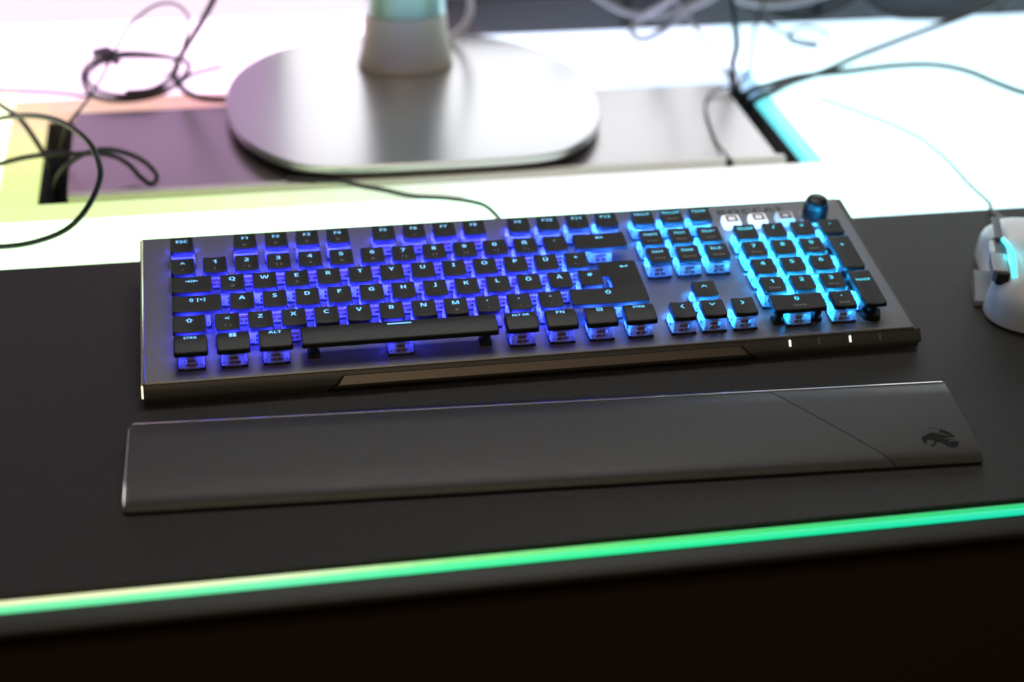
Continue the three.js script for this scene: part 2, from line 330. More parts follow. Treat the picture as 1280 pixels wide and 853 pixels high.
function capGeometry(w, d, kind) {
  const key = [w, d, kind].join();
  if (capCache[key]) return capCache[key];
  const top = capTop(w, d, kind), hb = kind === 'convex' ? 9.8 : 10.2;
  const rings = [
    [w / 2 - 0.9, d / 2 - 0.9, 1.0, () => hb + 1.1], [w / 2 - 0.9, d / 2 - 0.9, 1.0, () => hb], [w / 2 + 0.45, d / 2 + 0.45, 1.6, () => hb],
    [w / 2 + 0.12, d / 2 + 0.12, 1.5, (x, z) => top(x, z) - 0.7], [w / 2 - 0.02, d / 2 - 0.02, 1.4, (x, z) => top(x, z) - 0.28], [w / 2 - 0.22, d / 2 - 0.22, 1.3, (x, z) => top(x, z) - 0.07], [w / 2 - 0.6, d / 2 - 0.6, 1.1, top],
  ];
  const pos = [], idx = [], uv = [];
  let n = 0;
  const ringPts = rings.map(([a, b, r, f]) => roundRect(a, b, r, 3).map(([x, z]) => [x, f(x, z), z]));
  n = ringPts[0].length;
  for (const s of [0.86, 0.72, 0.58, 0.44, 0.3, 0.15]) ringPts.push(ringPts[6].map(([x, , z]) => [x * s, top(x * s, z * s), z * s]));
  for (const R of ringPts) for (const p of R) { pos.push(...p); uv.push(p[0], p[2]); }
  for (let k = 0; k + 1 < ringPts.length; k++) for (let i = 0; i < n; i++) { const j = (i + 1) % n, a = k * n + i, b = k * n + j, c = a + n, e = b + n; idx.push(a, c, b, b, c, e); }
  pos.push(0, top(0, 0), 0, 0, hb + 1.1, 0); uv.push(0, 0, 0, 0);
  const ct = ringPts.length * n, cb = ct + 1, last = (ringPts.length - 1) * n;
  for (let i = 0; i < n; i++) { const j = (i + 1) % n; idx.push(last + i, ct, last + j); idx.push(j, cb, i); }
  const g = new THREE.BufferGeometry();
  g.setAttribute('position', new THREE.Float32BufferAttribute(pos, 3)); g.setAttribute('uv', new THREE.Float32BufferAttribute(uv, 2)); g.setIndex(idx);
  return (capCache[key] = toCreasedNormals(g.toNonIndexed(), 0.7));
}
// legend shapes ----------------------------------------------
function textGeometry(str, size, wide = 1.28) {
  const g = new THREE.ShapeGeometry(font.generateShapes(str, size), 3);
  g.computeBoundingBox(); const b = g.boundingBox;
  g.translate(-(b.min.x + b.max.x) / 2, -(b.min.y + b.max.y) / 2, 0).scale(wide, 1, 1);
  return g;
}
function polys(list) {                                     // outlines [[x, y] ...] with optional holes
  const g = new THREE.ShapeGeometry(list.map(([o, ...holes]) => { const s = new THREE.Shape(o.map((p) => new THREE.Vector2(...p))); for (const h of holes) s.holes.push(new THREE.Path(h.map((p) => new THREE.Vector2(...p)))); return s; }));
  return g;
}
const rectO = (x0, y0, x1, y1) => [[x0, y0], [x1, y0], [x1, y1], [x0, y1]];
const icon = {
  enter: () => polys([[[[-2.6, 0], [-0.9, 1.3], [-0.9, 0.4], [1.9, 0.4], [1.9, 1.4], [2.6, 1.4], [2.6, -0.4], [-0.9, -0.4], [-0.9, -1.3]]]]),
  back: () => polys([[[[-2.6, 0], [-0.9, 1.4], [-0.9, 0.45], [2.6, 0.45], [2.6, -0.45], [-0.9, -0.45], [-0.9, -1.4]]]]),
  tab: () => polys([[[[-3.6, 0.35], [-1.6, 0.35], [-1.6, 1.2], [-0.4, 0.0], [-1.6, -1.2], [-1.6, -0.35], [-3.6, -0.35]]], [rectO(-0.2, -1.3, 0.2, 1.3)], [[[3.6, 0.35], [1.6, 0.35], [1.6, 1.2], [0.4, 0.0], [1.6, -1.2], [1.6, -0.35], [3.6, -0.35]]]]),
  shift: () => polys([[[[0, 2], [2.3, 0], [1.2, 0], [1.2, -1.6], [-1.2, -1.6], [-1.2, 0], [-2.3, 0]], [[0, 1.15], [-1.1, 0.45], [-0.65, 0.45], [-0.65, -1.05], [0.65, -1.05], [0.65, 0.45], [1.1, 0.45]]]]),
  windows: () => polys([[rectO(-2, -1.6, -0.15, -0.12)], [rectO(0.15, -1.6, 2, -0.12)], [rectO(-2, 0.12, -0.15, 1.6)], [rectO(0.15, 0.12, 2, 1.6)]]),
  menu: () => polys([[rectO(-1.8, -1.6, 1.8, 1.6), rectO(-1.3, -1.2, 1.3, 1.2)], [rectO(-0.9, 0.2, 0.9, 0.6)], [rectO(-0.9, -0.6, 0.9, -0.2)]]),
  bar: () => polys([[rectO(-7, -0.55, 7, 0.55)]]),
  up: () => polys([[[[-1.7, -0.8], [0, 0.9], [1.7, -0.8], [1.7, -1.6], [0, 0.0], [-1.7, -1.6]]]]),
  down: () => polys([[[[-1.7, 0.8], [0, -0.9], [1.7, 0.8], [1.7, 1.6], [0, 0.0], [-1.7, 1.6]]]]),
  left: () => polys([[[[0.8, 1.7], [-0.9, 0], [0.8, -1.7], [1.6, -1.7], [0.0, 0], [1.6, 1.7]]]]),
  right: () => polys([[[[-0.8, 1.7], [0.9, 0], [-0.8, -1.7], [-1.6, -1.7], [0.0, 0], [-1.6, 1.7]]]]),
  caps: () => { const a = polys([[[[-4.6, 0.2], [-3.0, 1.7], [-1.4, 0.2], [-2.2, 0.2], [-2.2, -1.4], [-3.8, -1.4], [-3.8, 0.2]], [[-3.0, 0.95], [-3.4, 0.5], [-3.4, -0.95], [-2.6, -0.95], [-2.6, 0.5]]]]); return merge([a, textGeometry('[+]', 2.6, 1.2).translate(2.6, 0, 0)]); },
};
const legendCache = {};
// a legend laid on the top of a cap: (x, y) of the flat shape becomes (x, top + lift, -y)
function layOn(flat, top, cx, cz, lift = 0.05) {
  const g = flat.clone(), p = g.attributes.position;
  for (let i = 0; i < p.count; i++) { const x = p.getX(i) + cx, z = -p.getY(i) + cz; p.setXYZ(i, x, top(x, z) + lift, z); }
  g.computeVertexNormals();
  return g;
}
// switch pieces, shared --------------------------------------
const SW = (() => {
  const taper = (g) => { const p = g.attributes.position; for (let i = 0; i < p.count; i++) { const k = 1 - 0.011 * p.getY(i); p.setX(i, p.getX(i) * k); p.setZ(i, p.getZ(i) * k); } g.computeVertexNormals(); return g; };
  const base = merge([box(-7.7, 7.7, 0, 1.1, -7.7, 7.7), box(-7.5, -4.6, 1.1, 1.7, 6.6, 7.75), box(4.6, 7.5, 1.1, 1.7, 6.6, 7.75), box(-6.2, -5.2, 3.0, 4.2, 6.9, 7.15), box(5.2, 6.2, 3.0, 4.2, 6.9, 7.15), box(-7.25, -6.9, 2.6, 4.6, 0.2, 1.5), box(6.9, 7.25, 2.6, 4.6, 0.2, 1.5), box(-7.1, -6.7, 5.4, 7.0, -2.4, -1.4)]);
  const w = 7.2, t = 0.7, y0 = 1.15, y1 = 8.2;
  const housing = taper(merge([
    box(-w, -w + t, y0, y1, -3.2, w), box(w - t, w, y0, y1, -3.2, w), box(-w, -w + t, y0, 6.2, -w, -3.2), box(w - t, w, y0, 6.2, -w, -3.2), box(-w + t, w - t, y0, 5.0, -w, -w + t),
    box(-w + t, -3.6, y0, y1, w - t, w), box(3.6, w - t, y0, y1, w - t, w), box(-3.6, 3.6, y0, y0 + 0.9, w - t, w), box(-3.6, 3.6, y1 - 0.9, y1, w - t, w), box(-3.6, 3.6, 4.3, 4.85, w - t, w), box(-0.3, 0.3, y0 + 0.9, 4.3, w - t, w),
    box(-w + t, -3.4, y1 - t, y1, -3.6, w - t), box(3.4, w - t, y1 - t, y1, -3.6, w - t), box(-3.4, 3.4, y1 - t, y1, 3.4, w - t),
    box(-w - 0.35, -w, y0, 6.4, -2.0, -0.9), box(-w - 0.35, -w, y0, 6.4, 2.6, 3.7), box(w, w + 0.35, y0, 6.4, -2, -0.9), box(w, w + 0.35, y0, 6.4, 2.6, 3.7),
    box(-5.9, -5.2, y0, y1 - 1, w, w + 0.35), box(5.2, 5.9, y0, y1 - 1, w, w + 0.35),
  ]));
  const stem = merge([box(-2.3, 2.3, 1.2, 7.4, 2.6, 5.4, 0.4), box(-1.9, 1.9, 1.2, 8.6, -1.9, 2.6, 0.3), box(-1.9, 1.9, 8.4, 11.2, -1.9, 1.9)]);
  const led = new RoundedBoxGeometry(4.2, 5.0, 2.8, 2, 0.8).translate(0, 5.8, -5.0);
  return { base, housing, stem, led };
})();
const ledMats = {}, legendMats = {};
function ledColor(x) { const t = THREE.MathUtils.smoothstep(x, 190, 400); return mixc([0.032, 0.036, 1.0], [0.015, 0.42, 1.0], t); }
function tone(x) { return Math.round(THREE.MathUtils.clamp(x / 440, 0, 1) * 8); }
function ledMat(x) { const k = tone(x); return (ledMats[k] ??= mat({ rgb: [0.4, 0.4, 0.5], roughness: 0.4, glow: mixc(ledColor((k / 8) * 440), [0.25, 0.8, 1.0], 0.5), glowPower: 6.0 })); }
function legendMat(x) { const k = tone(x); return (legendMats[k] ??= mat({ rgb: [0.3, 0.4, 0.5], roughness: 0.5, glow: mixc([0.14, 0.55, 1.0], [0.0, 0.75, 0.95], THREE.MathUtils.smoothstep((k / 8) * 440, 200, 400)), glowPower: 1.25 })); }

// every key: [legend, second legend, u, row, width in u, options]
const keys = [];
const add = (l, s, u, row, w = 1, o = {}) => keys.push({ l, s, u, row, w, h: 1, ...o });
add('ESC', '', 0, F_ROW);
['F1', 'F2', 'F3', 'F4', 'F5', 'F6', 'F7', 'F8', 'F9', 'F10', 'F11', 'F12'].forEach((t, i) => add(t, i < 4 ? '\u0394-' : i < 8 ? '---' : '-', [2, 3, 4, 5, 6.5, 7.5, 8.5, 9.5, 11, 12, 13, 14][i], F_ROW));
[...'^1234567890\u00df\u00b4'].forEach((t, i) => add(t, ['\u00b0', '!', '" 2', '\u00a7 3', '$', '%', '&', '/ {', '( [', ') ]', '= }', '? \\', '`'][i], i, 4));
add('@back', '', 13, 4, 2);
add('@tab', '', 0, 3, 1.5);
[...'QWERTYUIOP\u00dc+'].forEach((t, i) => add(t, t === 'Q' ? '@' : t === 'E' ? '\u20ac' : t === '+' ? '* ~' : '', 1.5 + i, 3));
add('@caps', '', 0, 2, 1.75);
[...'ASDFGHJKL\u00d6\u00c4#'].forEach((t, i) => add(t, t === '#' ? "'" : '', 1.75 + i, 2, 1, { bump: t === 'F' || t === 'J' }));
add('@enter', '', 13.5, 2, 1.5, { iso: true });
add('@shift', '', 0, 1, 1.25);
[...'<ZXCVBNM,.-'].forEach((t, i) => add(t, t === '<' ? '> |' : t === 'M' ? '\u00b5' : t === ',' ? ';' : t === '.' ? ':' : t === '-' ? '_' : '', 1.25 + i, 1));
add('@shift', '', 12.25, 1, 2.75);
[['STRG', 0], ['@windows', 1.25], ['ALT', 2.5], ['ALT GR', 10], ['FN', 11.25], ['@menu', 12.5], ['STRG', 13.75]].forEach(([t, u]) => add(t, '', u, 0, 1.25, { kind: 'convex' }));
add('@bar', '', 3.75, 0, 6.25, { kind: 'convex', stab: [-50, 50] });
[['DRUCK', ''], ['ROLLEN', 'MUTE'], ['PAUSE', ''], ['EINFG', 'PLAY'], ['POS1', 'PREV'], ['BILD+', 'NEXT'], ['ENTF', 'STOP'], ['ENDE', 'MENU'], ['BILD-', 'MARK']].forEach(([t, s], i) => add(t, s, NAV + (i % 3), i < 3 ? F_ROW : i < 6 ? 4 : 3));
add('@up', '', NAV + 1, 1); add('@left', '', NAV, 0); add('@down', '', NAV + 1, 0); add('@right', '', NAV + 2, 0);
[['NUM', ''], ['/', ''], ['*', ''], ['-', '']].forEach(([t, s], i) => add(t, s, NUM + i, 4));
[['7', 'POS1'], ['8', ''], ['9', 'BILD'], ['4', ''], ['5', ''], ['6', ''], ['1', 'ENDE'], ['2', ''], ['3', 'BILD-']].forEach(([t, s], i) => add(t, s, NUM + (i % 3), 3 - Math.floor(i / 3)));
add('+', '', NUM + 3, 2, 1, { h: 2, stabz: true });
add('0', 'EINFG', NUM, 0, 2, { stab: [-12, 12] });
add('.', 'ENTF', NUM + 2, 0);
add('ENTER', '', NUM + 3, 0, 1, { h: 2, stabz: true });

const isoTop = () => HT - 0.9;
for (const k of keys) {
  const cx = (k.u + k.w / 2) * U, cz = -(k.row + k.h / 2) * U - 0.45;
  const w = k.w * U - 5.3, d = k.h * U - 4.6, kind = k.kind ?? 'dish';
  let top, cap, tx = 0, tz = -d / 2 + d * (k.h > 1 ? 0.27 : 0.3);
  const here = k3(cx, 0, cz);
  if (k.iso) {
    top = isoTop;
    const L = -1.5 * U / 2 + 2.6, Rr = -L, cut = L + 0.25 * U, b = 10.1;
    const o = [[L, 31.0], [Rr, 31.0], [Rr, -2.2 + 2.2 - 2.2 + 0], [cut, -2.2], [cut, 16.6], [L, 16.6]].map(([x, y]) => new THREE.Vector2(x, y - 9.5 - 2.2));
    const g = new THREE.ExtrudeGeometry(new THREE.Shape(o), { depth: 2.2, bevelEnabled: true, bevelThickness: 0.45, bevelSize: 0.6, bevelOffset: -0.3, bevelSegments: 3 }).rotateX(-Math.PI / 2).translate(0, b + 0.3, 4.6);
    cap = mesh('keycap', g, M.cap, kb, here); tx = 3.5; tz = -9;
  } else {
    top = capTop(w, d, kind);
    cap = mesh('keycap', capGeometry(w, d, kind), M.cap, kb, here);
  }
  if (kind === 'convex') tz = -d / 2 + 3.0;
  if (k.l) {
    const key = [k.l, w, d, kind].join('|');
    const size = k.l.length === 1 ? 3.15 : k.l.length > 3 ? 2.0 : 2.4;
    legendCache[key] ??= layOn(k.l[0] === '@' ? icon[k.l.slice(1)]() : textGeometry(k.l, size, k.l.length > 3 ? 1.12 : 1.3), top, tx, tz, 0.09);
    mesh('legend', legendCache[key], legendMat(cx), cap);
  }
  if (k.s) mesh('second_legend', layOn(textGeometry(k.s, k.s.length > 3 ? 1.7 : 2.0, 1.2), top, 0, -d / 2 + d * 0.74, 0.09), M.print, cap);
  if (k.bump) mesh('homing_bar', new RoundedBoxGeometry(5, 0.5, 0.7, 1, 0.2).translate(0, top(0, d * 0.36) + 0.1, d * 0.36), M.cap, cap);
  // switch below
  const sx = k.iso ? (13.75 + 0.625) * U : cx, sz = k.iso ? -3 * U : cz + 0.45, at = k3(sx, 0, sz);
  const sw = mesh('key_switch', SW.base, M.switchBase, kb, at);
  mesh('switch_housing', SW.housing, M.housing, sw);
  mesh('switch_stem', SW.stem, M.stem, sw);
  mesh('switch_led', SW.led, ledMat(sx), sw);
  const lamp = new THREE.PointLight(lin(...ledColor(sx)), LIGHT.key);
  lamp.shadow.radius = 0.06; lamp.castShadow = true;
  lamp.position.set(at[0] * MM, (at[1] + 4.0) * MM, (at[2] - 4.4) * MM);
  kb.add(lamp);
  const down = new THREE.SpotLight(lin(...ledColor(sx)), LIGHT.keyDown, 0, 1.12, 0.6);
  down.shadow.radius = 0.06; down.castShadow = true;
  down.position.set(at[0] * MM, (at[1] + 8.2) * MM, (at[2] - 5.0) * MM);
  down.target.position.set(at[0] * MM, (at[1] - 10) * MM, (at[2] - 4.4) * MM);
  kb.add(down, down.target);
  for (const dx of k.stab ?? []) {
    const q = k3(cx + dx, 0, cz + 2.6);
    mesh('stabilizer', merge([new THREE.CylinderGeometry(2.4, 2.8, 10, 14).translate(0, 5, 0), box(-3.6, 3.6, 0, 2.6, -4, 2.6, 0.5), box(-2.2, 2.2, 5, 10.4, -2.2, 2.2)]), M.stab, kb, q);
  }
  if (k.stabz) for (const dz of [-12, 12]) {
    const q = k3(cx, 0, cz + dz);
    mesh('stabilizer', merge([new THREE.CylinderGeometry(5.6, 6.4, 3.6, 20).translate(0, 1.8, 0), new THREE.CylinderGeometry(2.6, 2.8, 8, 14).translate(0, 6.4, 0)]), M.stab, kb, q);
  }
}
// lettering, media buttons, wheel, status lights ---------------
{
  const flat = () => 0;
  mesh('lettering', layOn(textGeometry('ROCCAT', 5.4, 1.62), flat, 0, 0, 0.06), M.darkPrint, kb, k3(380, 0, -127.4));
  const btn = () => new RoundedBoxGeometry(11.5, 6.2, 10.5, 3, 1.6);
  const frame = () => polys([[rectO(-3.8, -3.4, 3.8, 3.4), rectO(-2.2, -1.6, 2.2, 1.6)]]);
  [[361.5, 0.8], [379.8, 0.8], [398.2, 0.22]].forEach(([x, p]) => {
    const b = mesh('media_button', btn().translate(0, 3.1, 0), mat({ rgb: [0.75, 0.77, 0.8], roughness: 0.45, glow: [1, 1, 1], glowPower: p }), kb, k3(x, 0, -111));
    mesh('button_icon', layOn(frame(), () => 6.2, 0, 0, 0.05), M.darkPrint, b);
    const l = new THREE.PointLight(lin(1, 1, 1), 0.00008 * p); l.shadow.radius = 0.1; l.castShadow = true; l.position.set(...k3(x, 3, -111).map((v) => v * MM)); kb.add(l);
  });
  const kn = mesh('volume_knob', new THREE.LatheGeometry([[0, 0], [7.6, 0], [7.9, 0.6], [7.9, 9.5], [7.6, 12], [6.6, 14], [4.8, 15.2], [0, 15.6]].map(([a, b]) => new THREE.Vector2(a, b)), 40), M.knob, kb, k3(421, 0, -116.5));
  const ridges = []; for (let i = 0; i < 36; i++) { const a = (i / 36) * Math.PI * 2; ridges.push(box(-0.25, 0.25, 1.5, 9.5, 7.7, 8.2).rotateY(a)); }
  mesh('grip_ridges', merge(ridges), M.knob, kn);
  mesh('knob_seat', new THREE.CylinderGeometry(10, 10.4, 1.2, 40).translate(0, 0.6, 0), M.rim, kb, k3(420, 0, -116.5));
  [[363.6, 1], [381.9, 0], [401.7, 1], [420.7, 0]].forEach(([x, on]) => {
    const g = box(-0.6, 0.6, -0.15, 0.25, -2.0, 2.0).rotateX(Math.PI / 4 * 0.98);
    mesh('status_light', g, on ? M.whiteGlow : M.dimMark, kb, k3(x, -3.6, 9.0));
    mesh('lettering', layOn(textGeometry(['NUM', 'CAPS', 'SCR', 'GM'][[363.6, 381.9, 401.7, 420.7].indexOf(x)], 1.5, 1.2), flat, 0, 0, 0.06), M.darkPrint, kb, k3(x - 1.5, 0, 3.4));
  });
}

// ---------------------------------------------------------------- wrist rest
{
  const t = thing('wrist_rest', 'dark grey wrist rest with a diagonal seam and bird emblem before the keyboard', 'wrist rest', [-8.5, 0, 87]);
  t.rotation.y = -0.048;
  const prof = (dz) => [[-32.5, 6], [-33, 10.4], [-32.4, 11.9], [-31.2, 12.6], [-20, 11.9], [10, 8.6], [24, 6.7], [29, 5.4], [31.8, 3.6], [33, 1.9], [32.2, 1.3], [20, 3.2], [-20, 6]];
  const X0 = -228.5, X1 = 229.5;
  const seamX = (z) => 124 + (z + 33) * 0.84;
  mesh('top_panel', sweep(prof(), X0, (z) => seamX(z) - 0.35), M.rest, t);
  mesh('end_panel', sweep(prof(), (z) => seamX(z) + 0.35, X1), M.rest, t);
  mesh('base', sweep([[-31.4, 0], [-31.9, 9.2], [-20, 5.9], [20, 3.1], [31, 1.2], [30.6, 0]], X0 - 1.6, X1 + 0.4), M.restBase, t);
  mesh('base_edge', sweep([[-31.9, 9.25], [-31.5, 10.4], [10, 6.2], [28, 3.2], [31, 1.25], [20, 3.15], [-20, 5.95]], X0 - 2.2, X0 - 1.0), M.restEdge, t);
  mesh('edge_trim', box(X0 + 0.5, X1 - 0.5, -0.35, 0.35, -0.9, 0.9, 0.2).rotateX(-0.2), M.restEdge, t, [0, 12.35, -32.0]);
  mesh('edge_trim', box(-0.9, 0.9, -0.3, 0.3, -31.5, 30, 0.15).rotateZ(0.97).rotateX(0.106), M.restEdge, t, [X0 - 0.1, 8.6, 0]);
  mesh('connector_tab', sweep([[-46, 0], [-46, 5.2], [-45, 6.2], [-33.2, 8.6], [-32, 0]], (z) => -122 - (z + 46) * 0.35, (z) => 112 + (z + 46) * 0.55), M.restBase, t);
  // bird emblem, printed on the end panel
  const topY = (x, z) => { const p = [[-31.2, 12.6], [-20, 11.9], [10, 8.6], [24, 6.7], [29, 5.4]]; for (let i = 0; i + 1 < p.length; i++) if (z <= p[i + 1][0]) { const f = (z - p[i][0]) / (p[i + 1][0] - p[i][0]); return p[i][1] + (p[i + 1][1] - p[i][1]) * f; } return 5; };
  const S = (pts) => { const s = new THREE.Shape(); s.moveTo(...pts[0]); s.splineThru(pts.slice(1).map((p) => new THREE.Vector2(...p))); return s; };
  const emblem = new THREE.ShapeGeometry([
    // crest sweeping back from the brow
    S([[-4.2, 9.4], [0, 9.3], [4.6, 7.6], [8.2, 4.2], [9.6, 1.6], [6.4, 3.0], [3.0, 5.2], [0.8, 5.0], [3.4, 7.4], [0, 8.8], [-4.2, 9.4]]),
    // head, beak and neck
    S([[-1.2, 5.6], [2.0, 4.0], [5.4, 2.6], [10.0, 1.4], [4.4, 0.8], [3.6, -0.2], [9.8, -0.4], [5.2, -1.2], [5.0, -2.4], [9.8, -2.2], [9.6, -4.8], [7.4, -6.8], [4.6, -6.9], [2.4, -5.2], [0.4, -3.0], [-2.0, -2.4], [-4.4, -4.8], [-6.2, -5.2], [-6.0, -4.2], [-4.0, -2.8], [-3.2, -1.4], [-4.6, -0.2], [-7.0, 0.0], [-7.4, -1.6], [-8.6, -2.8], [-9.6, -1.4], [-9.6, 1.4], [-8.0, 3.4], [-6.4, 3.6], [-4.6, 5.0], [-1.2, 5.6]]),
  ], 4);
  const n = emblem.index ? emblem.toNonIndexed() : emblem;
  mesh('emblem', layOn(n, topY, 209, 17.5, 0.12), M.logo, t);
}

// ---------------------------------------------------------------- mouse
{
  const t = thing('mouse', 'white gaming mouse with a cyan light strip and thumb buttons at the mat', 'mouse', [340, 0, -47]);
  t.rotation.y = -0.36;
  const shell = (zs, wf, hf, y0, scoop, n = 2.7, sc = 1) => {
    const pos = [], idx = [], uv = [], A = 40;
    zs.forEach((z) => {
      const w = wf(z), h = hf(z);
      for (let i = 0; i <= A; i++) {
        const a = Math.PI * (1 - i / A), c = Math.cos(a), s = Math.sin(a);
        let x = w * Math.sign(c) * Math.abs(c) ** (2 / n), y = y0 + (h - y0) * Math.abs(s) ** (2 / n);
        if (c < 0) x += scoop * Math.exp(-(((z - 2) / 22) ** 2)) * Math.exp(-(((y - 17) / 8) ** 2));
        pos.push(x, y, z); uv.push(x, z);
      }
    });
    const R = A + 1;
    for (let k = 0; k + 1 < zs.length; k++) for (let i = 0; i < A; i++) { const a = k * R + i; idx.push(a, a + R, a + 1, a + 1, a + R, a + R + 1); }
    for (let k = 0; k + 1 < zs.length; k++) { const a = k * R, b = k * R + A; idx.push(a, b, a + R, b, b + R, a + R); }
    for (const k of [0, zs.length - 1]) for (let i = 1; i + 1 <= A; i++) idx.push(...(k ? [k * R, k * R + i + 1, k * R + i] : [k * R, k * R + i, k * R + i + 1]));
    const g = new THREE.BufferGeometry(); g.setAttribute('position', new THREE.Float32BufferAttribute(pos, 3)); g.setAttribute('uv', new THREE.Float32BufferAttribute(uv, 2)); g.setIndex(idx);
    return toCreasedNormals(g.toNonIndexed(), 0.9);
  };
  const zs = []; for (let i = 0; i <= 44; i++) zs.push(63 * -Math.cos((i / 44) * Math.PI));
  const blunt = (z) => Math.sqrt(Math.max(0.003, 1 - Math.abs(z / 63.2) ** 6));
  const wide = (z) => 38 * blunt(z) * (1 - 0.05 * Math.cos((z / 63) * Math.PI * 1.2));
  const arch = (z) => { const u = z > 14 ? (z - 14) / 49.3 : (14 - z) / 77.5; return (z > 14 ? 1 : 1 - 0.42 * u * u) * Math.sqrt(Math.max(0.004, 1 - u ** (z > 14 ? 3.6 : 7))); };
  mesh('body', shell(zs, wide, (z) => 4 + 31.5 * arch(z), 2.2, 10, 4.2), M.mouseWhite, t);
  mesh('base', shell(zs.map((z) => z * 0.97), (z) => 0.96 * wide(z), () => 3, 0.3, 0, 6), M.mouseDark, t);
  mesh('top_shell', shell(zs.map((z) => z * 0.97 - 1), (z) => (z < 6 ? 31 : 31 - 7 * Math.min(1, (z - 6) / 16)) * blunt(z), (z) => 8 + 32 * arch(z), 20, 0, 3.2), M.mouseWhite, t);
  // light channel along the left of the top shell
  mesh('light_strip', tube([[-29, 35.6, 2], [-28.4, 37.2, 9], [-26.4, 37.6, 18], [-25.4, 36.4, 28], [-25.2, 34.6, 38], [-25, 32, 45]], 1.7), mat({ rgb: [0.3, 0.6, 0.6], roughness: 0.3, glow: [0.05, 0.85, 0.95], glowPower: 1.3 }), t);
  const lt = new THREE.PointLight(lin(0.05, 0.85, 0.95), 0.0004); lt.shadow.radius = 0.2; lt.castShadow = true; lt.position.set(-27.2 * MM, 36.6 * MM, 22 * MM); t.add(lt);
  mesh('button_gap', box(-36.2, -27.5, 25, 34.6, -4, 46.5, 2), M.mouseDark, t);
  mesh('thumb_button', box(-38.0, -30.0, 27.5, 34.4, 1, 18.6, 1.6), M.mouseWhite, t);
  mesh('thumb_button', box(-38.4, -29.0, 27.0, 35.4, 20.6, 45.5, 1.2), M.mouseGrey, t);
  mesh('shell_gap_shade', box(-34, -29, 34.2, 36.4, -30, 2, 0.8), M.mouseDark, t);  // dark box paints the shaded gap below the top shell
  mesh('thumb_rest', sweep([[0, 2], [2, 12], [24, 9], [31, 5], [31, 1.2], [4, 1]], -43.5, -33, 0.5), M.mouseGrey, t);
}

// ---------------------------------------------------------------- cables
function cable(name, label, pts, r, m, group) {
  const o = mesh(numbered(name), tube(pts, r), m, scene);
  o.userData = { label, category: 'cable' }; if (group) o.userData.group = group;
  return o;
}
const lay = TOP + 2.4;
cable('power_cable', 'black cable curving in a wide loop over the green-lit corner of the desk', [[-420, lay, -400], [-360, 4, -386], [-332, 25, -352], [-299, 45, -305], [-274, 55, -259], [-258, 55, -218], [-255, 45, -202], [-263, 30, -192], [-278, 14, -191], [-299, 5, -192], [-323, 0, -197], [-350, lay, -208], [-420, lay, -230]], 2.0, M.cable);
cable('power_cable', 'black cable dropping straight into the slot beside the cover plate', [[-420, lay, -560], [-366, 10, -458], [-334, 22, -383], [-318, 22, -354], [-307, 12, -336], [-299, -8, -334], [-297, -40, -340]], 2.0, M.cable);
cable('power_cable', 'black cable folded into a bend on the cover plate beside the slot', [[-430, lay, -316], [-353, 1, -309], [-331, 8, -310], [-308, 14, -307], [-279, 18, -299], [-253, 12, -306], [-242, 6, -303], [-233, 1, -289], [-226, -0.5, -281], [-222, 2, -288], [-232, 10, -300], [-252, 20, -298], [-267, 24, -287], [-282, 14, -291], [-294, -6, -300], [-296, -40, -310]], 1.9, M.cable);
cable('power_cable', 'thin black cable lying straight along the back of the desk to the coil', [[-480, lay, -490], [-368, lay, -477], [-343, lay, -471], [-306, lay, -463], [-275, lay, -451], [-250, lay, -440]], 1.5, M.cable);
cable('power_cable', 'thin dark cable arching high out of the slot over the coil', [[-294, -40, -350], [-294, -20, -352], [-292, -2, -355], [-284, 20, -347], [-272, 30, -360], [-262, 30, -405], [-252, 40, -428], [-239, 60, -434], [-219, 75, -438], [-204, 75, -444], [-193, 60, -456], [-196, 40, -465], [-202, 20, -474], [-209, 6, -479], [-222, lay, -486]], 1.1, M.cable);
cable('power_cable', 'thick black cable coming down from the monitor to the cover plate', [[-150, 150, -430], [-167, 90, -441], [-180, 60, -454], [-195, 30, -474], [-205, 12, -478], [-207, 4, -467], [-201, lay, -456], [-188, lay, -438], [-172, lay, -432], [-140, lay, -430]], 2.6, M.cable);
cable('power_cable', 'black cable wound into a coil on the glowing desk top', [[-263, 8, -498], [-251, 6, -514], [-231, 2, -523], [-209, 1, -520], [-196, 0, -509], [-205, 0, -469], [-219, -1, -449], [-240, -1, -439], [-259, -1, -441], [-273, 0, -452], [-280, 3, -475], [-276, 5, -502], [-255, 8, -516], [-228, 7, -516], [-206, 5, -505], [-210, 4, -470], [-226, 3, -448], [-246, 3, -444]], 2.2, M.cable);
cable('power_cable', 'dark cable end leading away from the coil towards the monitor foot', [[-262, 12, -492], [-270, 10, -484], [-276, 8, -470], [-268, 5, -448], [-250, 4, -437], [-225, 4, -441], [-207, 0, -462], [-193, lay, -488], [-181, lay, -497], [-168, lay, -503]], 1.7, M.cable);
{
  const p = mesh(numbered('cable_plug'), merge([box(-8, 8, -4, 4, -10, 10, 2), new THREE.CylinderGeometry(3.2, 2.4, 12, 14).rotateX(Math.PI / 2).translate(0, 0, 14)]), M.cable, scene, [-262, 13, -502]);
  p.rotation.y = 0.5; p.userData = { label: 'small dark plug lying on the coiled cable', category: 'plug' };
}
cable('keyboard_cable', 'black keyboard cable running from the keyboard to the monitor foot', [[4, 19, -125], [4, 18, -135], [5, 12, -165], [7, 4, -193], [1, lay, -223], [-20, lay, -234], [-45, lay, -241], [-63, lay, -253], [-79, lay, -262], [-91, 1, -266], [-100, 0.6, -269], [-130, 0.6, -276]], 1.7, M.cable);
cable('monitor_cable', 'teal-lit cable hanging down into the slot at the cyan corner', [[247, 140, -458], [251, 70, -458], [255, 45, -452], [259, 20, -448], [253, 8, -436], [250, -4, -418], [251, -40, -415]], 2.8, M.cable);
